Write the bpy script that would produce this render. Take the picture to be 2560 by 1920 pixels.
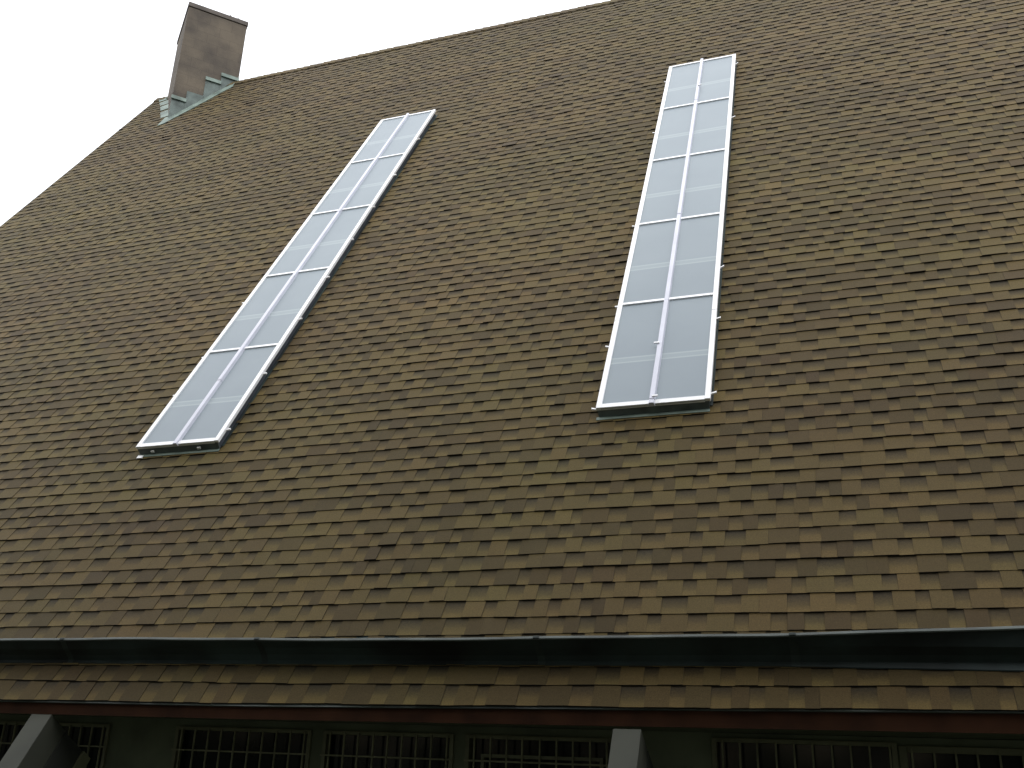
import bpy, math, random
from mathutils import Vector, Matrix
R_ = math.radians
scn = bpy.context.scene
for o in list(bpy.data.objects): bpy.data.objects.remove(o)

# ------------------------------------------------------------------ camera
FL, PITCH, YAW, ROLL = 2449.88, 0.36025917, -0.34606215, 0.03446413
f = Vector((math.cos(PITCH)*math.sin(YAW), math.cos(PITCH)*math.cos(YAW), math.sin(PITCH)))
rt = Vector((math.cos(YAW), -math.sin(YAW), 0)); up = rt.cross(f)
Rv = math.cos(ROLL)*rt + math.sin(ROLL)*up
Uv = -math.sin(ROLL)*rt + math.cos(ROLL)*up
cd = bpy.data.cameras.new('camera'); cam = bpy.data.objects.new('camera', cd)
scn.collection.objects.link(cam)
cd.sensor_width = 36; cd.lens = 36*FL/2560; cd.clip_start = .05; cd.clip_end = 2000
cam.matrix_world = Matrix((Rv, Uv, -f)).transposed().to_4x4()
scn.camera = cam

# ------------------------------------------------------------------ world (bright overcast) and sun
EL, AZ = 39, 194
w = bpy.data.worlds.new('World'); scn.world = w; w.use_nodes = True
nt = w.node_tree; nt.nodes.clear()
def N(nt, t, **k):
    n = nt.nodes.new(t)
    for a, b in k.items(): setattr(n, a, b)
    return n
out = N(nt, 'ShaderNodeOutputWorld'); add = N(nt, 'ShaderNodeAddShader')
sky = N(nt, 'ShaderNodeTexSky', sky_type='NISHITA', sun_disc=False)
sky.sun_elevation = R_(EL); sky.sun_rotation = R_(AZ)
b1 = N(nt, 'ShaderNodeBackground'); b1.inputs[1].default_value = .05
nt.links.new(sky.outputs[0], b1.inputs[0])
geo = N(nt, 'ShaderNodeTexCoord'); sep = N(nt, 'ShaderNodeSeparateXYZ')
nt.links.new(geo.outputs['Generated'], sep.inputs[0])
rp = N(nt, 'ShaderNodeValToRGB'); e = rp.color_ramp.elements      # overcast sky: dim at the horizon, bright overhead
e[0].position = 0.0; e[0].color = (.10, .10, .09, 1)
e[1].position = 1.0; e[1].color = (1.62, 1.62, 1.64, 1)
for p_, c_ in ((.10, (.41, .41, .39, 1)), (.27, (1.0, 1.0, 1.01, 1)), (.50, (1.34, 1.34, 1.36, 1))):
    q = e.new(p_); q.color = c_
nt.links.new(sep.outputs[2], rp.inputs[0])
ns = N(nt, 'ShaderNodeTexNoise'); ns.inputs['Scale'].default_value = 1.6; ns.inputs['Detail'].default_value = 4
nt.links.new(geo.outputs['Generated'], ns.inputs[0])
mr = N(nt, 'ShaderNodeMapRange'); mr.inputs[3].default_value = .94; mr.inputs[4].default_value = 1.12
nt.links.new(ns.outputs[0], mr.inputs[0])
b2 = N(nt, 'ShaderNodeBackground')
nt.links.new(rp.outputs[0], b2.inputs[0]); nt.links.new(mr.outputs[0], b2.inputs[1])
nt.links.new(b1.outputs[0], add.inputs[0]); nt.links.new(b2.outputs[0], add.inputs[1])
nt.links.new(add.outputs[0], out.inputs[0])
sl = bpy.data.lights.new('sun', 'SUN'); sl.energy = 1.15; sl.angle = R_(24); sl.color = (1, .97, .92)
so = bpy.data.objects.new('sun', sl); scn.collection.objects.link(so)
# light from behind the photographer, high
sd = Vector((-.25, 1.0, -.84)).normalized()
so.rotation_euler = sd.to_track_quat('-Z', 'Y').to_euler()
vs = scn.view_settings; vs.view_transform = 'Standard'; vs.look = 'None'; vs.gamma = 1; vs.exposure = .2

# ------------------------------------------------------------------ materials
def mat(name, col, rough=.6, metal=0, spec=.5, noise=None, var=.15, bump=0, bscale=200, coat=0, tint=None):
    m = bpy.data.materials.new(name); m.use_nodes = True; t = m.node_tree
    p = t.nodes['Principled BSDF']
    p.inputs['Roughness'].default_value = rough; p.inputs['Metallic'].default_value = metal
    p.inputs['Specular IOR Level'].default_value = spec; p.inputs['Coat Weight'].default_value = coat
    tc = N(t, 'ShaderNodeTexCoord')
    n1 = N(t, 'ShaderNodeTexNoise'); n1.inputs['Scale'].default_value = noise or 6; n1.inputs['Detail'].default_value = 8
    t.links.new(tc.outputs['Object'], n1.inputs[0])
    mx = N(t, 'ShaderNodeMix', data_type='RGBA')
    a = [c*(1-var) for c in col]; b = [min(1, c*(1+var)) for c in (tint or col)]
    mx.inputs[6].default_value = (*a, 1); mx.inputs[7].default_value = (*b, 1)
    r = N(t, 'ShaderNodeMapRange'); r.inputs[1].default_value = .35; r.inputs[2].default_value = .65
    t.links.new(n1.outputs[0], r.inputs[0]); t.links.new(r.outputs[0], mx.inputs[0])
    t.links.new(mx.outputs[2], p.inputs['Base Color'])
    if bump:
        n2 = N(t, 'ShaderNodeTexNoise'); n2.inputs['Scale'].default_value = bscale
        t.links.new(tc.outputs['Object'], n2.inputs[0])
        bp = N(t, 'ShaderNodeBump'); bp.inputs['Strength'].default_value = bump; bp.inputs['Distance'].default_value = .01
        t.links.new(n2.outputs[0], bp.inputs['Height']); t.links.new(bp.outputs[0], p.inputs['Normal'])
    return m

def shingle_mat():
    m = bpy.data.materials.new('asphalt_shingle'); m.use_nodes = True; t = m.node_tree; L = t.links.new
    p = t.nodes['Principled BSDF']; p.inputs['Roughness'].default_value = .7; p.inputs['Specular IOR Level'].default_value = .13
    p.inputs['Sheen Weight'].default_value = .12; p.inputs['Sheen Roughness'].default_value = .45; p.inputs['Sheen Tint'].default_value = (1, .93, .88, 1)
    at = N(t, 'ShaderNodeVertexColor', layer_name='granule')     # r: tan or brown, g: shadow-line granules and butt shade, b: hue
    sp = N(t, 'ShaderNodeSeparateColor'); L(at.outputs[0], sp.inputs[0])
    tc = N(t, 'ShaderNodeTexCoord')
    base = N(t, 'ShaderNodeValToRGB'); e = base.color_ramp.elements
    e[0].position = 0; e[0].color = (*BROWN, 1)
    e[1].position = 1; e[1].color = (*TAN, 1)
    L(sp.outputs[0], base.inputs[0])
    # hue: towards olive or towards red-brown
    hu = N(t, 'ShaderNodeMix', data_type='RGBA'); hu.inputs[6].default_value = (1.05, .985, .96, 1); hu.inputs[7].default_value = (.965, 1.01, .95, 1)
    L(sp.outputs[2], hu.inputs[0])
    m1 = N(t, 'ShaderNodeMix', data_type='RGBA', blend_type='MULTIPLY'); m1.inputs[0].default_value = 1
    L(base.outputs[0], m1.inputs[6]); L(hu.outputs[2], m1.inputs[7])
    # dark granule band
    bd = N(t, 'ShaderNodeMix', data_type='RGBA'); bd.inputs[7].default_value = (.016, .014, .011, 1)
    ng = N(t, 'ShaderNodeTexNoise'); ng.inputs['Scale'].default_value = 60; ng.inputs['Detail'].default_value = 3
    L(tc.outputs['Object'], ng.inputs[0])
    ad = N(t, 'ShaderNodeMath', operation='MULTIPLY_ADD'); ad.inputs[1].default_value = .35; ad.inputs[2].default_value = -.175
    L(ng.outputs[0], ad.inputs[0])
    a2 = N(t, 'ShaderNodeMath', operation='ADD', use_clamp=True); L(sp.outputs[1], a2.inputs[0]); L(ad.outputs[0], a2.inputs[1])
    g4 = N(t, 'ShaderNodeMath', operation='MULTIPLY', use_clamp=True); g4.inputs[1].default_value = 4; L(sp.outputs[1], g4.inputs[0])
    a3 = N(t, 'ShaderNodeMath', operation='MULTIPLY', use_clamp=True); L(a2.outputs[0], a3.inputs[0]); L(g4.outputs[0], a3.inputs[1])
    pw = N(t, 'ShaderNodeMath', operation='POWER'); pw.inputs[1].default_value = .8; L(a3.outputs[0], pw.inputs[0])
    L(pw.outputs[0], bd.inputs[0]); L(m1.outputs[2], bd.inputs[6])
    # granules and broad weathering
    n1 = N(t, 'ShaderNodeTexNoise'); n1.inputs['Scale'].default_value = 130; n1.inputs['Detail'].default_value = 6; n1.inputs['Roughness'].default_value = .8
    L(tc.outputs['Object'], n1.inputs[0])
    r1 = N(t, 'ShaderNodeMapRange'); r1.inputs[1].default_value = .3; r1.inputs[2].default_value = .7; r1.inputs[3].default_value = .62; r1.inputs[4].default_value = 1.38
    L(n1.outputs[0], r1.inputs[0])
    n2 = N(t, 'ShaderNodeTexNoise'); n2.inputs['Scale'].default_value = .7; n2.inputs['Detail'].default_value = 5
    L(tc.outputs['Object'], n2.inputs[0])
    r2 = N(t, 'ShaderNodeMapRange'); r2.inputs[1].default_value = .3; r2.inputs[2].default_value = .7; r2.inputs[3].default_value = .9; r2.inputs[4].default_value = 1.1
    L(n2.outputs[0], r2.inputs[0])
    mm = N(t, 'ShaderNodeMath', operation='MULTIPLY'); L(r1.outputs[0], mm.inputs[0]); L(r2.outputs[0], mm.inputs[1])
    n3 = N(t, 'ShaderNodeTexNoise'); n3.inputs['Scale'].default_value = .33; n3.inputs['Detail'].default_value = 4
    L(tc.outputs['Object'], n3.inputs[0])
    r3 = N(t, 'ShaderNodeMapRange'); r3.inputs[1].default_value = .42; r3.inputs[2].default_value = .62; L(n3.outputs[0], r3.inputs[0])
    gm = N(t, 'ShaderNodeMix', data_type='RGBA'); gm.inputs[6].default_value = (1.015, .995, 1.0, 1); gm.inputs[7].default_value = (.965, 1.0, .91, 1)
    L(r3.outputs[0], gm.inputs[0])
    mg = N(t, 'ShaderNodeMix', data_type='RGBA', blend_type='MULTIPLY'); mg.inputs[0].default_value = 1
    L(bd.outputs[2], mg.inputs[6]); L(gm.outputs[2], mg.inputs[7])
    m2 = N(t, 'ShaderNodeVectorMath', operation='SCALE'); L(mg.outputs[2], m2.inputs[0]); L(mm.outputs[0], m2.inputs['Scale'])
    L(m2.outputs[0], p.inputs['Base Color'])
    bp = N(t, 'ShaderNodeBump'); bp.inputs['Strength'].default_value = .35; bp.inputs['Distance'].default_value = .004
    L(n1.outputs[0], bp.inputs['Height']); L(bp.outputs[0], p.inputs['Normal'])
    return m
BROWN = (.053, .0372, .0152); TAN = (.117, .0850, .0300)
M_SH = shingle_mat()
M_FRAME = mat('white_aluminium', (.92, .92, .93), .35, spec=.5, noise=3, var=.03)
M_MULL = mat('white_cap', (.64, .65, .73), .4, noise=4, var=.05)
M_CURB = mat('skylight_curb', (.055, .062, .075), .5, noise=5, var=.25)
M_APRON = mat('apron_metal', (.10, .12, .12), .5, noise=7, var=.3)
M_COPPER = mat('green_copper', (.125, .17, .145), .6, metal=0, noise=5, var=.22, tint=(.17, .22, .19))
M_COPDARK = mat('dark_copper', (.018, .022, .020), .6, spec=.3, noise=1.3, var=.55, tint=(.024, .036, .034))
M_RIM = mat('worn_metal_rim', (.085, .10, .09), .45, noise=3, var=.4)
M_RIMD = mat('dull_lap_metal', (.030, .040, .037), .6, spec=.3, noise=6, var=.3)
M_STUCCO = mat('chimney_render', (.092, .077, .064), .9, noise=1.7, var=.18, bump=.5, bscale=60, tint=(.132, .108, .080))
def add_blocks(m):
    t = m.node_tree; L = t.links.new; p = t.nodes['Principled BSDF']
    src = p.inputs['Base Color'].links[0].from_socket
    uv = N(t, 'ShaderNodeUVMap', uv_map='uv'); br = N(t, 'ShaderNodeTexBrick')
    L(uv.outputs[0], br.inputs[0]); br.inputs['Scale'].default_value = 1
    br.inputs['Color1'].default_value = (1, 1, 1, 1); br.inputs['Color2'].default_value = (.86, .87, .9, 1); br.inputs['Mortar'].default_value = (.66, .66, .7, 1)
    br.inputs['Mortar Size'].default_value = .006; br.inputs['Mortar Smooth'].default_value = .6
    br.inputs['Brick Width'].default_value = .46; br.inputs['Row Height'].default_value = .23
    mu = N(t, 'ShaderNodeMix', data_type='RGBA', blend_type='MULTIPLY'); mu.inputs[0].default_value = .7
    L(src, mu.inputs[6]); L(br.outputs[0], mu.inputs[7]); L(mu.outputs[2], p.inputs['Base Color'])
add_blocks(M_STUCCO)
M_CAP = mat('chimney_cap_stone', (.115, .099, .087), .85, noise=4, var=.2, bump=.4, bscale=50)
M_FASCIA = mat('red_brown_board', (.036, .014, .006), .85, spec=.15, noise=4, var=.3)
M_SOFFIT = mat('soffit_paint', (.10, .11, .06), .8)
M_WALL = mat('olive_wall_paint', (.135, .15, .095), .85, noise=3, var=.2)
M_WFR = mat('window_frame_paint', (.165, .165, .095), .6, noise=5, var=.2)
M_BAR = mat('grille_bar_paint', (.19, .185, .105), .6, noise=9, var=.25)
M_LEG = mat('pale_leg_paint', (.047, .049, .034), .7, noise=3, var=.15)
M_LEGS = mat('shaded_leg_side', (.03, .032, .024), .8)  # darker than the leg face: its shadow side put into the colour
M_GLASSD = mat('dark_window_glass', (.006, .008, .009), .12, spec=.25, var=.1)
M_GROUND = mat('ground_surface', (.045, .05, .035), .95, noise=.4, var=.3)
M_DECK = mat('roof_board', (.06, .05, .04), .9)

def pane_mat():
    m = bpy.data.materials.new('frosted_pane'); m.use_nodes = True; t = m.node_tree; L = t.links.new
    p = t.nodes['Principled BSDF']; p.inputs['Roughness'].default_value = .36; p.inputs['Specular IOR Level'].default_value = .26
    uv = N(t, 'ShaderNodeUVMap', uv_map='uv'); sp = N(t, 'ShaderNodeSeparateXYZ'); L(uv.outputs[0], sp.inputs[0])
    # faint pale double line across each pane
    rp = N(t, 'ShaderNodeValToRGB'); rp.color_ramp.interpolation = 'LINEAR'; e = rp.color_ramp.elements
    e[0].position = 0; e[0].color = (0, 0, 0, 1); e[1].position = 1; e[1].color = (0, 0, 0, 1)
    for p_, v in ((.394, 0), (.401, .8), (.408, .22), (.438, .2), (.446, .75), (.454, .0)):
        q = e.new(p_); q.color = (v, v, v, 1)
    L(sp.outputs[1], rp.inputs[0])
    tc = N(t, 'ShaderNodeTexCoord')
    n = N(t, 'ShaderNodeTexNoise'); n.inputs['Scale'].default_value = 2.5; n.inputs['Detail'].default_value = 6; L(tc.outputs['Object'], n.inputs[0])
    mx = N(t, 'ShaderNodeMix', data_type='RGBA'); mx.inputs[6].default_value = (.246, .288, .318, 1); mx.inputs[7].default_value = (.284, .328, .357, 1)
    L(n.outputs[0], mx.inputs[0])
    mx2 = N(t, 'ShaderNodeMix', data_type='RGBA'); mx2.inputs[7].default_value = (.42, .48, .485, 1)
    L(rp.outputs[0], mx2.inputs[0]); L(mx.outputs[2], mx2.inputs[6]); L(mx2.outputs[2], p.inputs['Base Color'])
    n2 = N(t, 'ShaderNodeTexNoise'); n2.inputs['Scale'].default_value = 260; L(tc.outputs['Object'], n2.inputs[0])
    bp = N(t, 'ShaderNodeBump'); bp.inputs['Strength'].default_value = .12; bp.inputs['Distance'].default_value = .002
    L(n2.outputs[0], bp.inputs['Height']); L(bp.outputs[0], p.inputs['Normal'])
    return m
M_PANE = pane_mat()

# ------------------------------------------------------------------ helpers
D, H, TH = 6.3, .7333, 1.01156
CT, ST = math.cos(TH), math.sin(TH)
def P(s, t, o=0.0):                      # point on the roof: along the eave, up the slope, above the slope
    return Vector((s, D + t*CT - o*ST, H + t*ST + o*CT))
class MB:
    def __init__(s): s.v = []; s.f = []; s.m = []; s.c = []; s.uv = []
    def face(s, pts, mi=0, cols=None, uvs=None):
        b = len(s.v); s.v += [tuple(p) for p in pts]; s.f.append(tuple(range(b, b+len(pts)))); s.m.append(mi)
        s.c.append(cols); s.uv.append(uvs)
    def hexa(s, a, mi=0, skip=()):       # a: 8 points, bottom loop then top loop
        for i, q in enumerate(((3,2,1,0), (4,5,6,7), (0,1,5,4), (1,2,6,5), (2,3,7,6), (3,0,4,7))):
            if i not in skip: s.face([a[j] for j in q], mi)
    def rbox(s, s0, s1, t0, t1, o0, o1, mi=0):       # box aligned with the roof slope
        s.hexa([P(s0,t0,o0), P(s1,t0,o0), P(s1,t1,o0), P(s0,t1,o0), P(s0,t0,o1), P(s1,t0,o1), P(s1,t1,o1), P(s0,t1,o1)], mi)
    def box(s, x0, x1, y0, y1, z0, z1, mi=0):
        V = Vector
        s.hexa([V((x0,y0,z0)), V((x1,y0,z0)), V((x1,y1,z0)), V((x0,y1,z0)), V((x0,y0,z1)), V((x1,y0,z1)), V((x1,y1,z1)), V((x0,y1,z1))], mi)
    def build(s, name, mats, parent=None, label=None, bevel=0, origin=None, merge=False):
        og = Vector(origin) if origin is not None else Vector((0, 0, 0))
        me = bpy.data.meshes.new(name)
        me.from_pydata([tuple(Vector(p)-og) for p in s.v], [], s.f)
        for m in (mats if isinstance(mats, (list, tuple)) else [mats]): me.materials.append(m)
        for i, pl in enumerate(me.polygons): pl.material_index = s.m[i]
        if any(c for c in s.c):
            ca = me.color_attributes.new('granule', 'FLOAT_COLOR', 'CORNER'); k = 0
            for i, pl in enumerate(me.polygons):
                for j in range(pl.loop_total):
                    ca.data[k].color = (*(s.c[i][j] if s.c[i] else (.4, 0, .5)), 1); k += 1
        if any(u for u in s.uv):
            ul = me.uv_layers.new(name='uv'); k = 0
            for i, pl in enumerate(me.polygons):
                for j in range(pl.loop_total):
                    ul.data[k].uv = s.uv[i][j] if s.uv[i] else (0, 0); k += 1
        o = bpy.data.objects.new(name, me); scn.collection.objects.link(o); o.location = og
        if parent:
            o.parent = parent; pw = parent
            loc = Vector((0, 0, 0))
            while pw: loc += Vector(pw.location); pw = pw.parent
            o.location = og - loc
        if label: o['label'] = label
        if bevel or merge:
            import bmesh
            bm = bmesh.new(); bm.from_mesh(me); bmesh.ops.remove_doubles(bm, verts=bm.verts, dist=1e-5); bm.to_mesh(me); bm.free()
        if bevel:
            b = o.modifiers.new('bevel', 'BEVEL'); b.width = bevel; b.segments = 2
        return o

# ------------------------------------------------------------------ ground
GZ = -1.75
g = MB(); 
for i in range(-6, 6):
    for j in range(-6, 6):
        g.face([(i*100, j*100, GZ), (i*100+100, j*100, GZ), (i*100+100, j*100+100, GZ), (i*100, j*100+100, GZ)])
go = g.build('ground', M_GROUND, merge=True); go['kind'] = 'structure'

# ------------------------------------------------------------------ building root
X0, X1, TR = -13.27, 6.2, 14.24
YR, ZR = D + TR*CT, H + TR*ST
root = bpy.data.objects.new('building', None); scn.collection.objects.link(root)
root.location = ((X0+X1)/2, 6.75, GZ)
root['label'] = 'large building with a steep brown shingle roof, two long white skylights and a rendered chimney'
root['category'] = 'building'

# ------------------------------------------------------------------ shingles
rnd = random.Random(11)
EXP = .1435
def strip_pattern(r):                     # tooth pattern of one laminated shingle, about a metre long
    out = []; x = 0; tooth = True
    while x < 1.0:
        wd = r.choice((.10, .13, .15, .17, .20, .12)) if tooth else r.choice((.09, .12, .14, .17, .11))
        wd = min(wd, 1.0-x+1e-6)
        if 1.0-x-wd < .05: wd = 1.0-x
        out.append((x, x+wd, tooth, r.random(), r.random())); x += wd; tooth = not tooth
    return out
PAT = [strip_pattern(random.Random(k)) for k in range(9)]
def sk(x): return min(.08, max(0, .0115*(x+4)))      # the old eave is not quite straight
def shingles(mb, xa, xb, tlist, seed, skew=None):
    r = random.Random(seed); off = 0
    for ri, (t0, t1) in enumerate(tlist):
        # each course: long gentle waves in the butt line
        ph = [r.uniform(0, 6.28) for _ in range(3)]; dr = r.uniform(-.004, .004); lift = r.uniform(0, .003); row_light = r.gauss(0, .6)
        def butt(x): return t0 + dr + (.009*(x+.6)*max(0, 1-t0/9) if skew is None else sk(x)*skew[ri]) + .0035*math.sin(x*.9+ph[0]) + .0022*math.sin(x*3.7+ph[1]) + .0012*math.sin(x*11+ph[2])
        x = xa - 1.0 - off; off = (off + .17) % 1.0 if r.random() < .8 else r.random()
        k = (ri*2) % 9 if r.random() < .7 else r.randrange(9)
        while x < xb:
            pat = PAT[k]; k = (k + 1 + (r.random() < .15)) % 9
            sh = r.gauss(0, .06); hs = r.random()*.5; tw = r.uniform(-.0015, .0015)
            light = (row_light + r.gauss(0, .9)) > 0      # some shingles have tan tabs, some brown ones
            for (a, b, tooth, c1, c2) in pat:
                A, B = x+a, x+b
                if B <= xa or A >= xb: continue
                A = max(A, xa); B = min(B, xb)
                if B-A < .004: continue
                if tooth: tone = (.46 + .26*c1) if (light and c1 > .2) else (.04 + .30*c1)
                else: tone = .76 + .24*c1
                tone = min(1, max(0, tone + sh*.8 + r.gauss(0, .05)))
                hue = min(1, max(0, hs + .5*c2 + r.gauss(0, .1)))
                th = (.0125 if tooth else .0095) + lift + r.uniform(0, .0035) * (r.random() < .5)
                tu = (.0055 if tooth else .0008)
                gapw = .0012 if (a == 0) else 0
                A2 = A + gapw
                ba, bb = butt(A2)+tw, butt(B)+tw
                js = r.uniform(-.0012, .0012); ba += js; bb += js
                if r.random() < .03: lf = r.uniform(.002, .006)
                else: lf = 0
                tp = t1 + .012 + (.009*(A+.6)*max(0, 1-t1/9) if skew is None else sk(A)*skew[ri+1])
                # dark granules under the course above (deep on the recessed layer)
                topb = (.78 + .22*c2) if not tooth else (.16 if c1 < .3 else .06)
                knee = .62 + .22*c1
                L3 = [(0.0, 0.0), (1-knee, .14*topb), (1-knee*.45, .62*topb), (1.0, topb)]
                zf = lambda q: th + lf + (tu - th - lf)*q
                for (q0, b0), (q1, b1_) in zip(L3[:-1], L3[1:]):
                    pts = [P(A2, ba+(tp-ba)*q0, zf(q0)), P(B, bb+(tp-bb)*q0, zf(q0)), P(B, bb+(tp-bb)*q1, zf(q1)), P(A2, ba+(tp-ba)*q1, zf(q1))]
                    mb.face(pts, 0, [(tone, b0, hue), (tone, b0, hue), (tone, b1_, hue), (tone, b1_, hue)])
                # butt edge and sides, coloured near black as the shadow line
                dk = (.0, 1.0, hue)
                mb.face([P(A2, ba, -.001), P(B, bb, -.001), P(B, bb, th+lf), P(A2, ba, th+lf)], 0, [dk]*4)
                if tooth or lf:
                    mb.face([P(A2, ba, -.001), P(A2, ba, th+lf), P(A2, tp, tu)], 0, [dk]*3)
                    mb.face([P(B, bb, th+lf), P(B, bb, -.001), P(B, tp, tu)], 0, [dk]*3)
            x += 1.0
sh = MB()
# deck under the shingles
T0 = .018
rows = [(-.126, .018)]
n = int((TR-.018)/EXP)+1
for k in range(n):
    a = T0 + k*EXP
    if a > TR-.03: break
    rows.append((a, min(a+EXP, TR-.002)))
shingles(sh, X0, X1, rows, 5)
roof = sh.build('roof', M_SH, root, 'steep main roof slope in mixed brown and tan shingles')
dk = MB()
dk.rbox(X0+.004, X1, -.44, TR-.03, -.05, -.002)
yb = 2*YR - D
def Pb(s, t, o): v = P(s, t, o); return Vector((v.x, 2*YR - v.y, v.z))
a = [Pb(X0, 0, -.05), Pb(X1, 0, -.05), Pb(X1, TR, -.05), Pb(X0, TR, -.05), Pb(X0, 0, .012), Pb(X1, 0, .012), Pb(X1, TR-.01, .012), Pb(X0, TR-.01, .012)]
dk.hexa([a[1], a[0], a[3], a[2], a[5], a[4], a[7], a[6]])
dk.build('roof_deck', M_DECK, roof)
# ridge cap pieces
rc = MB(); r = random.Random(3); x = X0
while x < X1:
    xe = min(X1, x+.155); c = (r.uniform(.1, .7), .05, r.random()); c2 = c
    oo = .012 + r.uniform(0, .004)
    pf, pk = [], []
    z = lambda k: .010*k
    A0, A1 = P(x, TR-.13, oo+.014), P(xe+.03, TR-.13, oo+.002)
    rA0, rA1 = Vector((x, YR, ZR+oo*1.9+.022)), Vector((xe+.03, YR, ZR+oo*1.9+.004))
    B0 = Vector((x, 2*YR-A0.y, A0.z)); B1 = Vector((xe+.03, 2*YR-A1.y, A1.z))
    rc.face([A0, A1, rA1, rA0], 0, [c]*4); rc.face([rA0, rA1, B1, B0], 0, [c]*4)
    d_ = (.0, .7, .5)
    rc.face([P(x, TR-.13, 0), P(xe+.03, TR-.13, 0), A1, A0], 0, [d_]*4)
    rc.face([A0, rA0, Vector((x, YR, ZR+.005)), P(x, TR-.13, 0)], 0, [d_]*4)
    x = xe
rc.build('ridge_cap', M_SH, roof)
# rake: a thin board and drip metal along the gable edge
rk = MB(); rk.rbox(X0-.022, X0+.002, -.6, TR, -.20, -.003)
rk.build('rake_board', M_FASCIA, roof)
rk = MB(); rk.rbox(X0-.026, X0-.001, -.6, TR, -.0025, .004)
rk.build('rake_edge', M_COPDARK, roof)

# skirt of shingles below the gutter
sk_rows = [(-.572, -.403), (-.403, -.262), (-.262, -.12)]
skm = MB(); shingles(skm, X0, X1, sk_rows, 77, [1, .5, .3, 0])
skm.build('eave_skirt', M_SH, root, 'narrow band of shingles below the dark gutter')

# ------------------------------------------------------------------ gutter (upstand across the slope), slightly bent
gu = MB(); rim = MB(); fl = MB()
xs = [X0 + i*(X1-X0)/130 for i in range(131)]
PX = [(-14, -.02), (-6.57, -.02), (-5.2, -.018), (-4.18, -.028), (-2.9, -.036), (-2.2, -.036), (-1.6, -.026), (-.56, -.016), (.1, .000), (.86, .024), (3, .06), (7, .06)]
def interp(x, T):
    for (a, va), (b, vb) in zip(T[:-1], T[1:]):
        if a <= x <= b: u = (x-a)/(b-a); return va + (vb-va)*u
    return T[-1][1]
# the rim is OH above the slope; seen from the camera it hides the slope up to t = interp(x)
OH = .20
import functools
def sect(x):
    wv = .0022*math.sin(x*2.3)+.0018*math.sin(x*6.1+1)
    tt = interp(x, PX) - .78*OH + wv            # slope position of the rim
    return tt
def sheet(mb, fa, mi=0):
    for a, b in zip(xs[:-1], xs[1:]):
        A, B = fa(a), fa(b)
        for i in range(len(A)-1): mb.face([A[i], B[i], B[i+1], A[i+1]], mi)
def prof(x):
    tt = sect(x); b = .003*math.sin(x*1.7+2)
    fw = .018 + .030*max(0, min(1, (x+.6)/1.6))
    return [P(x, -.232-fw, .012), P(x, -.228-fw, .018), P(x, -.222, .020), P(x, -.205+b, .06), P(x, -.195+b*2, .12), P(x, tt-.004, OH-.012), P(x, tt, OH)]
sheet(gu, prof)
def prof2(x):
    tt = sect(x); return [P(x, tt+.012, OH), P(x, tt+.012, .10), P(x, tt+.035, .02), P(x, -.05, .006), P(x, .03, -.0015)]
sheet(gu, prof2)
gu.build('gutter', M_COPDARK, root, 'dark weathered metal gutter upstand along the eave', merge=True)
def prof3(x):
    tt = sect(x); return [P(x, tt-.008, OH-.006), P(x, tt-.010, OH+.001), P(x, tt-.006, OH+.007), P(x, tt+.006, OH+.008), P(x, tt+.014, OH+.002)]
sheet(rim, prof3)
rim.build('gutter_rim', M_RIM, bpy.data.objects['gutter'], merge=True)

# lapped joints between the gutter lengths
for jx in (-9.3, -5.72, -4.02, -1.98, -.42, 1.6, 4.0):
    q = MB(); pa, pb = prof(jx), prof(jx+.05); off_ = [Vector((0, -.0022, -.0012))]*len(pa)
    for i in range(1, len(pa)-1): q.face([pa[i]+off_[i], pb[i]+off_[i], pb[i+1]+off_[i], pa[i+1]+off_[i]])
    ra, rb = prof3(jx+.006), prof3(jx+.044); up_ = Vector((0, -.003, .003))
    for i in range(len(ra)-1): q.face([ra[i]+up_, rb[i]+up_, rb[i+1]+up_, ra[i+1]+up_])
    q.build('gutter_lap', M_RIMD, bpy.data.objects['gutter'], merge=True)

# ------------------------------------------------------------------ eave: drip metal, fascia, soffit, wall
ex = [X0, -4, -2.5, -1, .5, 2.9, X1]
def run(name, m, fa):
    q = MB()
    for a, b in zip(ex[:-1], ex[1:]):
        A, B = fa(a), fa(b)
        q.hexa([A[0], B[0], B[1], A[1], A[3], B[3], B[2], A[2]], 0, skip=[k for k, c in ((5, a == ex[0]), (3, b == ex[-1])) if not c])
    return q.build(name, m, root, merge=True)
def TE(x): return -.572 + sk(x)
run('drip_edge', M_RIM, lambda x: [P(x, TE(x)-.006, -.014), P(x, -.42, -.014), P(x, -.42, -.003), P(x, TE(x)-.006, -.003)])
def fasc(x):
    p = P(x, TE(x)+.004, -.016); zb = .158 + .45*sk(x); V = Vector
    return [V((x, p.y+.0, zb)), V((x, p.y+.03, zb)), V((x, p.y+.03, p.z-.001)), V((x, p.y, p.z-.001))]
run('fascia', M_FASCIA, fasc)
YW = 6.75
def soff(x):
    y0 = P(x, TE(x)+.004, -.016).y+.031; zb = .166 + .45*sk(x); V = Vector
    return [V((x, y0, zb)), V((x, YW+.1, .168)), V((x, YW+.1, .185)), V((x, y0, zb+.02))]
run('soffit', M_SOFFIT, soff)
wins = [(-9.6, -8.5), (-8.42, -7.3), (-6.95, -5.72), (-5.09, -3.90), (-3.80, -2.77), (-2.68, -1.62), (-.985, .125), (.135, 1.22), (1.8, 2.7), (3.3, 4.4)]
WT, WB = .112, -1.05
WTs = {6: .135, 7: .118}
q = MB(); xa = X0+.15
for i, (a, b) in enumerate(wins):
    q.box(xa, a, YW, YW+.2, GZ, .167)
    q.box(a, b, YW, YW+.2, WTs.get(i, WT)+.0, .167); q.box(a, b, YW, YW+.2, GZ, WB)
    xa = b
q.box(xa, X1, YW, YW+.2, GZ, .167)
wall = q.build('wall', M_WALL, root)
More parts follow.
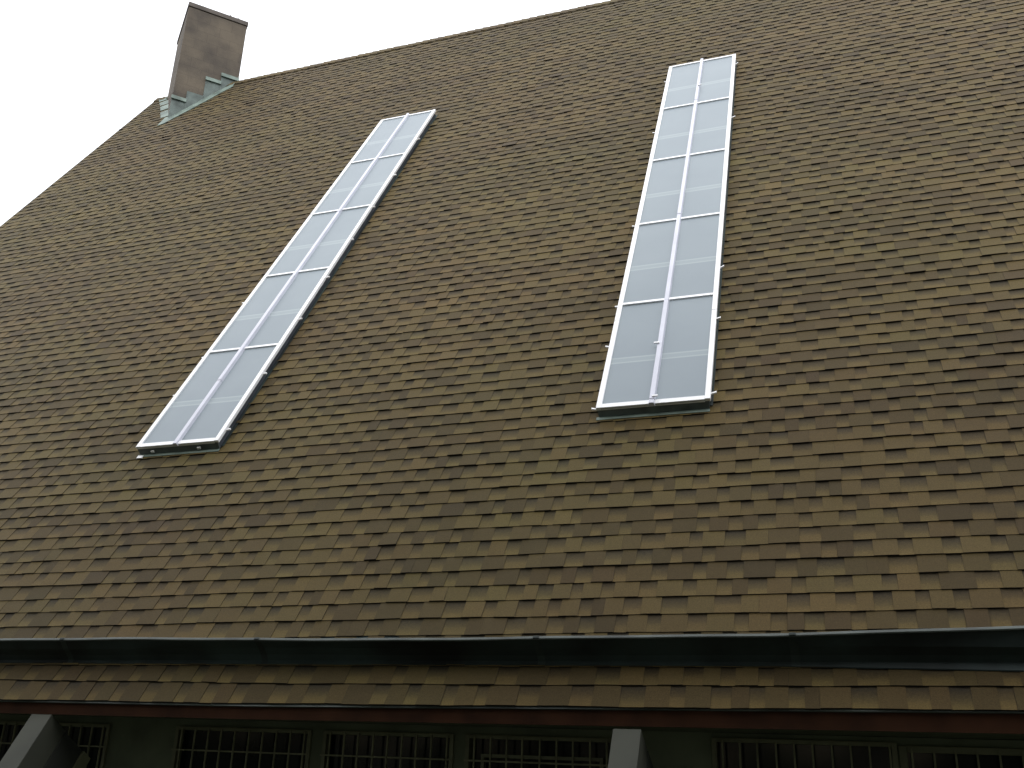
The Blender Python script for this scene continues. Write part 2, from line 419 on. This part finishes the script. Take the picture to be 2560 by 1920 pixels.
for i, (a, b) in enumerate(wins):
    top = WTs.get(i, WT)
    cxw = (a+b)/2
    fr = MB(); fw = .030 if i != 7 else .045; y0, y1 = YW-.02, YW+.09
    fr.box(a, a+fw, y0, y1, WB, top); fr.box(b-fw, b, y0, y1, WB, top)
    fr.box(a+fw, b-fw, y0, y1, top-fw*.8, top); fr.box(a+fw, b-fw, y0, y1, WB, WB+fw)
    win = fr.build('window', M_WFR, root, bevel=.003, origin=(cxw, YW, WB))
    gl = MB(); gl.box(a+fw-.002, b-fw+.002, YW+.055, YW+.063, WB+fw-.002, top-fw*.8+.002)
    gl.build('pane', M_GLASSD, win)
    gr = MB(); yb0 = YW-.034
    nb = max(6, round((b-a)/.116)); rr = random.Random(i)
    for k in range(nb):
        xx = a + (b-a)*(k+.6)/nb + rr.uniform(-.004, .004); bw = .0055; dxx = rr.uniform(-.004, .004)
        V = Vector
        z0, z1 = WB+.01, top-.012
        gr.hexa([V((xx-bw+dxx, yb0, z0)), V((xx+bw+dxx, yb0, z0)), V((xx+bw+dxx, yb0+.011, z0)), V((xx-bw+dxx, yb0+.011, z0)),
                 V((xx-bw, yb0, z1)), V((xx+bw, yb0, z1)), V((xx+bw, yb0+.011, z1)), V((xx-bw, yb0+.011, z1))])
    zz = -.055
    while zz > WB+.05:
        gr.box(a+.004, b-.004, yb0-.0095, yb0-.001, zz-.0055, zz+.0055); zz -= .235
    gr.build('window_grille', M_BAR, win)
    sl_ = MB(); sl_.box(a-.03, b+.03, YW-.06, YW-.0205, WB-.05, WB-.003); sl_.build('sill', M_WFR, win)
# casement frame set inside the third window of the group
for i, (a, b, z) in enumerate(((-2.56, -1.70, -.018),)):
    w_ = [o for o in root.children if o.name.startswith('window')][5]
    q = MB(); q.box(a, b, YW-.018, YW+.02, z-.014, z+.008); q.box(a, a+.022, YW-.018, YW+.02, -.9, z-.0145); q.box(b-.022, b, YW-.018, YW+.02, -.9, z-.0145)
    q.build('casement', M_WFR, w_)

# ------------------------------------------------------------------ rafter legs continuing the roof slope to the ground
def leg(sa, sb):
    tb = (GZ-H)/ST - .2
    lm = MB(); o1, o0 = -.055, -.26
    lm.hexa([P(sa,tb,o0), P(sb,tb,o0), P(sb,-.645,o0), P(sa,-.645,o0), P(sa,tb,o1), P(sb,tb,o1), P(sb,-.645,o1), P(sa,-.645,o1)])
    return lm.build('rafter_leg', M_LEG, root, bevel=.004, origin=P((sa+sb)/2, tb, o0))
for sa, sb in ((-5.82, -5.635), (-1.455, -1.285), (2.93, 3.11), (-10.18, -10.0)): 
    L_ = leg(sa, sb)
    tb = (GZ-H)/ST - .2
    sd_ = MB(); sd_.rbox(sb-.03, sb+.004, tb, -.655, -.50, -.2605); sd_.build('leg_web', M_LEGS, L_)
    if sa < -5:
        sd_ = MB(); sd_.rbox(sb-.05, sb+.02, tb, -.655, -.60, -.502); sd_.build('leg_flange', M_WFR, L_)

# ------------------------------------------------------------------ skylights
def skylight(s0, W, t0, t1, side_l, side_r, mid, seed, label):
    rr = random.Random(seed); s1 = s0+W; OF = .105
    c = MB()
    c.rbox(s0+.025, s1-.025, t0+.022, t1-.015, -.002, OF-.03)
    base = c.build('skylight', M_CURB, root, label, origin=P((s0+s1)/2, t0, 0))
    # front skirt flashing with a small flange on the shingles
    q = MB()
    q.hexa([P(s0+.012, t0-.010, .016), P(s1-.02, t0-.010, .016), P(s1-.02, t0+.018, .016), P(s0+.012, t0+.018, .016),
            P(s0+.004, t0+.006, OF-.021), P(s1-.012, t0+.006, OF-.021), P(s1-.012, t0+.02, OF-.021), P(s0+.004, t0+.02, OF-.021)])
    q.build('apron', M_APRON, base)
    q = MB(); q.rbox(s0-.01, s1-.015, t0-.045, t0-.0105, .0135, .0175); q.build('apron_flange', M_COPPER, base)
    q = MB(); q.rbox(s0-.004, s0+.024, t0+.03, t1, .012, .018); q.rbox(s1-.024, s1+.006, t0+.03, t1, .012, .016)
    q.build('side_flashing', M_COPDARK, base)
    fwid = .045
    q = MB()
    jt = sorted([t0] + [t0+(t1-t0)*k for k in (.165, .405, .60, .79)] + [t1])
    for a, b in zip(jt[:-1], jt[1:]):
        jl = rr.uniform(-.0015, .0015)
        q.rbox(s0+jl, s0+fwid, a+.002, b-.002, OF-.028, OF+.004+jl); q.rbox(s1-fwid, s1+jl, a+.006, b+.002, OF-.028, OF+.004-jl)
    q.rbox(s0+fwid+.0005, s1-fwid-.0005, t0+.001, t0+.05, OF-.028, OF+.003)
    q.rbox(s0+fwid+.0005, s1-fwid-.0005, t1-.04, t1-.001, OF-.028, OF+.003)
    q.build('frame', M_FRAME, base, bevel=.002)
    # centre cap in lengths with small breaks
    q = MB(); sc_ = s0+W*.497; mj = [t0-.012] + [t0+(t1-t0)*k for k in mid] + [t1+.02]
    for i, (a, b) in enumerate(zip(mj[:-1], mj[1:])):
        hw = .028 - .0005*i; oo = OF+.022+(.003 if i % 2 else 0)
        q.hexa([P(sc_-hw,a,OF-.02), P(sc_+hw,a,OF-.02), P(sc_+hw,b-.004,OF-.02), P(sc_-hw,b-.004,OF-.02),
                P(sc_-hw*.72,a,oo), P(sc_+hw*.72,a,oo), P(sc_+hw*.72,b-.004,oo), P(sc_-hw*.72,b-.004,oo)])
    q.build('centre_cap', M_MULL, base, bevel=.003)
    n = 5; step = (t1-t0)/n
    for k in range(n):
        a = t0+k*step; b = a+step
        for (pa, pb) in ((s0+fwid-.002, sc_-.018), (sc_+.018, s1-fwid+.002)):
            q = MB(); A_, B_ = a+.001, b-.001; oz = OF-.010 + rr.uniform(-.0015, .0015)
            q.face([P(pa, A_, oz), P(pb, A_, oz), P(pb, B_, oz), P(pa, B_, oz)], 0, None, [(0, 0), (1, 0), (1, 1), (0, 1)])
            for e_ in ([P(pa,A_,oz-.006),P(pb,A_,oz-.006),P(pb,A_,oz),P(pa,A_,oz)], [P(pb,A_,oz-.006),P(pb,B_,oz-.006),P(pb,B_,oz),P(pb,A_,oz)],
                       [P(pb,B_,oz-.006),P(pa,B_,oz-.006),P(pa,B_,oz),P(pb,B_,oz)], [P(pa,B_,oz-.006),P(pa,A_,oz-.006),P(pa,A_,oz),P(pa,B_,oz)]):
                q.face(e_, 0, None, [(0, 0)]*4)
            q.build('pane', M_PANE, base)
        if k:
            q = MB(); bw = .0155
            q.rbox(s0+fwid+.0005, sc_-.0205, a-bw, a+bw, OF-.009, OF+.006); q.rbox(sc_+.0205, s1-fwid-.0005, a-bw, a+bw, OF-.009, OF+.006)
            q.build('glazing_bar', M_FRAME, base)
    # little fixing clips that stick out at the sides
    def clip(sx, tx, d, ln, tilt):
        q = MB(); h = .007
        A = P(sx, tx, OF-.02); B = P(sx+d*ln, tx+tilt, OF-.015)
        u = (P(0, 1)-P(0, 0)).normalized()*h; v = (P(0, 0, 1)-P(0, 0)).normalized()*h
        q.hexa([A-u-v, A+u-v, B+u-v, B-u-v, A-u+v, A+u+v, B+u*1.3+v*1.3, B-u*1.3+v*1.3])
        q.build('clip', M_FRAME, base)
    for tx in side_l: clip(s0+.002, tx, -1, .03+rr.uniform(0, .012), rr.uniform(-.02, .01))
    for tx in side_r: clip(s1-.002, tx, 1, .035+rr.uniform(0, .015), rr.uniform(-.01, .02))
    return base, sc_, OF
T_B, T_T = 2.2282, 9.979
def tfrac(k): return T_B + (T_T-T_B)*k
bR, scR, OF = skylight(-1.926, .935, T_B, T_T, [tfrac(v) for v in (-.0+.001, .115, .20, .40, .71, .93)], [tfrac(v) for v in (.012, .15, .262, .72, .955)],
    (.005, .195, .41, .62, .81), 4, 'right skylight, nearly upright in the picture')
bL, scL, OF = skylight(-6.516, .937, 2.2033, 10.0575, [tfrac(v) for v in (.105, .19, .33)], [tfrac(v) for v in (.02, .135, .262, .375, .49, .60, .72, .87)],
    (.125, .385, .59, .80), 9, 'left skylight, leaning strongly to the right')
# clips on the centre cap of the right skylight
for kf, d in ((.008, 1), (.105, -1), (.87, 1)):
    q = MB(); tx = tfrac(kf)
    q.rbox(scR+(.002 if d > 0 else -.05), scR+(.05 if d > 0 else -.002), tx-.008, tx+.008, OF+.026, OF+.038)
    q.build('clip', M_FRAME, bR)
for sx in (-6.36, -5.83):
    q = MB(); q.rbox(sx, sx+.035, 2.2033-.018, 2.2033-.0, .035, .055); q.build('clip', M_FRAME, bL)
q = MB(); q.rbox(-6.515, -6.45, 2.2033-.065, 2.2033-.03, .014, .024); q.build('clip', M_FRAME, bL)

# ------------------------------------------------------------------ chimney, set diagonally across the ridge
Nn = Vector((-12.14, 13.06, 0)); Rr = Vector((-11.32, 13.95, 0)); Ll = Vector((-13.13, 13.99, 0)); Bk = Rr+Ll-Nn
ez = Vector((0, 0, 1))
def prism(mb, pts, z0, z1, grow=0.0):
    c = sum(pts, Vector())/4
    pp = []
    for p in pts:
        d = (p-c); pp.append(p + d.normalized()*grow)
    mb.hexa([p+ez*z0 for p in pp] + [p+ez*z1 for p in pp])
q = MB(); cc = [Nn, Rr, Bk, Ll]
for i in range(4):
    A_, B_ = cc[i], cc[(i+1) % 4]; wd_ = (B_-A_).length
    q.face([A_+ez*10.6, B_+ez*10.6, B_+ez*14.335, A_+ez*14.335], 0, None, [(0, 0), (wd_, 0), (wd_, 3.735), (0, 3.735)])
q.face([c+ez*14.335 for c in cc], 0, None, [(0, 0)]*4)
chim = q.build('chimney', M_STUCCO, root, 'square rendered chimney set diagonally on the ridge', bevel=.012, origin=(*((Nn+Bk)/2).xy, 10.6))
q = MB(); prism(q, [Nn, Rr, Bk, Ll], 14.337, 14.447, .026)
q.build('cap', M_CAP, chim, bevel=.012)
eN = (Rr-Nn).normalized(); nN = Vector((eN.y, -eN.x, 0))       # near face direction and outward normal
eL = (Ll-Nn).normalized(); nL = Vector((-eL.y, eL.x, 0))
if nL.dot(Ll-Rr) < 0: nL = -nL
if nN.dot(Rr-Ll) < 0: nN = -nN
q = MB()
for u, zz, hh in ((.28, 14.448, .035), (.83, 14.448, .05), (1.0, 14.448, .045)):
    c = Nn + eN*u + ez*zz
    q = MB(); q.hexa([c+eN*a+(-nN)*b+ez*z for z in (0, hh) for (a, b) in ((0, .03), (.035, .03), (.035, .065), (0, .065))])
    q.build('cap_bolt', M_CAP, chim)
def roofz(p): return H + (p.y-D)*ST/CT
def fplate(u0, u1, ztop, thick, cap):
    q = MB(); th0 = .004
    def pt(u, z, o): return Nn + eN*u + nN*o + ez*z
    za, zb = roofz(pt(u0, 0, 0))-.02, roofz(pt(u1, 0, 0))-.02
    q.hexa([pt(u0, za, .002), pt(u1, zb, .002), pt(u1, zb, thick), pt(u0, za, thick),
            pt(u0, ztop, .002), pt(u1, ztop, .002), pt(u1, ztop, thick), pt(u0, ztop, thick)])
    o = q.build('flashing', M_COPPER2, chim)
    if cap:
        q = MB()
        q.hexa([pt(u0-.01, ztop-.085, thick+.001), pt(u1+.01, ztop-.085, thick+.001), pt(u1+.01, ztop-.085, thick+.03), pt(u0-.01, ztop-.085, thick+.03),
                pt(u0-.01, ztop+.003, .002), pt(u1+.01, ztop+.003, .002), pt(u1+.01, ztop+.003, thick+.012), pt(u0-.01, ztop+.003, thick+.012)])
        q.build('counter_flashing', M_COPPER, chim)
M_COPPER2 = mat('dull_copper', (.085, .11, .10), .6, noise=6, var=.22, tint=(.11, .14, .128))
fplate(-.01, .26, 12.10, .016, True)
fplate(.255, .575, 12.29, .028, False)
fplate(.57, .865, 12.77, .018, True)
fplate(.86, 1.20, 12.97, .026, True)
# pan flashing on the shingles along the base, lighter green
def rstrip(pts, o0, o1, name, m):
    q = MB(); n_ = len(pts)
    q.face([P(s, t, o1) for s, t in pts])
    for i in range(n_):
        a, b = pts[i], pts[(i+1) % n_]; q.face([P(*a, o0), P(*b, o0), P(*b, o1), P(*a, o1)])
    q.build(name, m, chim)
rstrip([(-12.19, 12.39), (-12.08, 12.46), (-11.90, 12.76), (-11.98, 13.05), (-12.12, 12.86), (-12.24, 12.80)], .0, .022, 'pan_flashing', M_COPPER)
rstrip([(-11.91, 12.77), (-11.66, 13.16), (-11.76, 13.46), (-11.99, 13.06)], .0, .020, 'pan_flashing', M_COPPER)
rstrip([(-11.67, 13.17), (-11.48, 13.52), (-11.55, 13.82), (-11.77, 13.47)], .0, .022, 'pan_flashing', M_COPPER)
rstrip([(-11.49, 13.53), (-11.24, 13.96), (-11.30, 14.22), (-11.56, 13.83)], .0, .020, 'pan_flashing', M_COPPER)
for k, (a, b) in enumerate((((-12.38, 12.86), (-12.60, 13.24)), ((-12.65, 13.34), (-12.81, 13.60)), ((-12.87, 13.70), (-13.01, 13.91)), ((-13.06, 13.99), (-13.16, 14.15)))):
    rstrip([a, (a[0]+.17, a[1]+.06), (b[0]+.17, b[1]+.10), b], .0, .016+.004*(k % 2), 'step_flashing', M_COPPER)

# ------------------------------------------------------------------ unseen dense trees, added to shade the lower slope and the eave
M_LEAF = mat('shade_leaf', (.045, .07, .025), .7, noise=.8, var=.35)
q = MB(); rr = random.Random(21)
for k in range(20000):
    x = rr.uniform(-26, 18); c = math.sin(x*.55)*.9 + math.sin(x*1.3+1)*.5
    z = GZ + .3 + (15.0 + c)*rr.random()**.85
    y = -5.2 + rr.gauss(0, .75)*(1.25 - (z-GZ)/15)
    p = Vector((x, y, z)); sz = rr.uniform(.4, .8)
    a = Vector((rr.gauss(0, 1), rr.gauss(0, .5), rr.gauss(0, 1))).normalized(); b = a.cross(Vector((rr.gauss(0, 1), rr.gauss(0, 1), rr.gauss(0, 1)))).normalized()
    q.face([p-a*sz*.6, p+b*sz*.3, p+a*sz*.6, p-b*sz*.3])
wd = q.build('added_shade_belt', M_LEAF); wd['kind'] = 'stuff'; wd['label'] = 'unseen dark green tree belt added opposite to shade the shingled roof'; wd['category'] = 'trees'
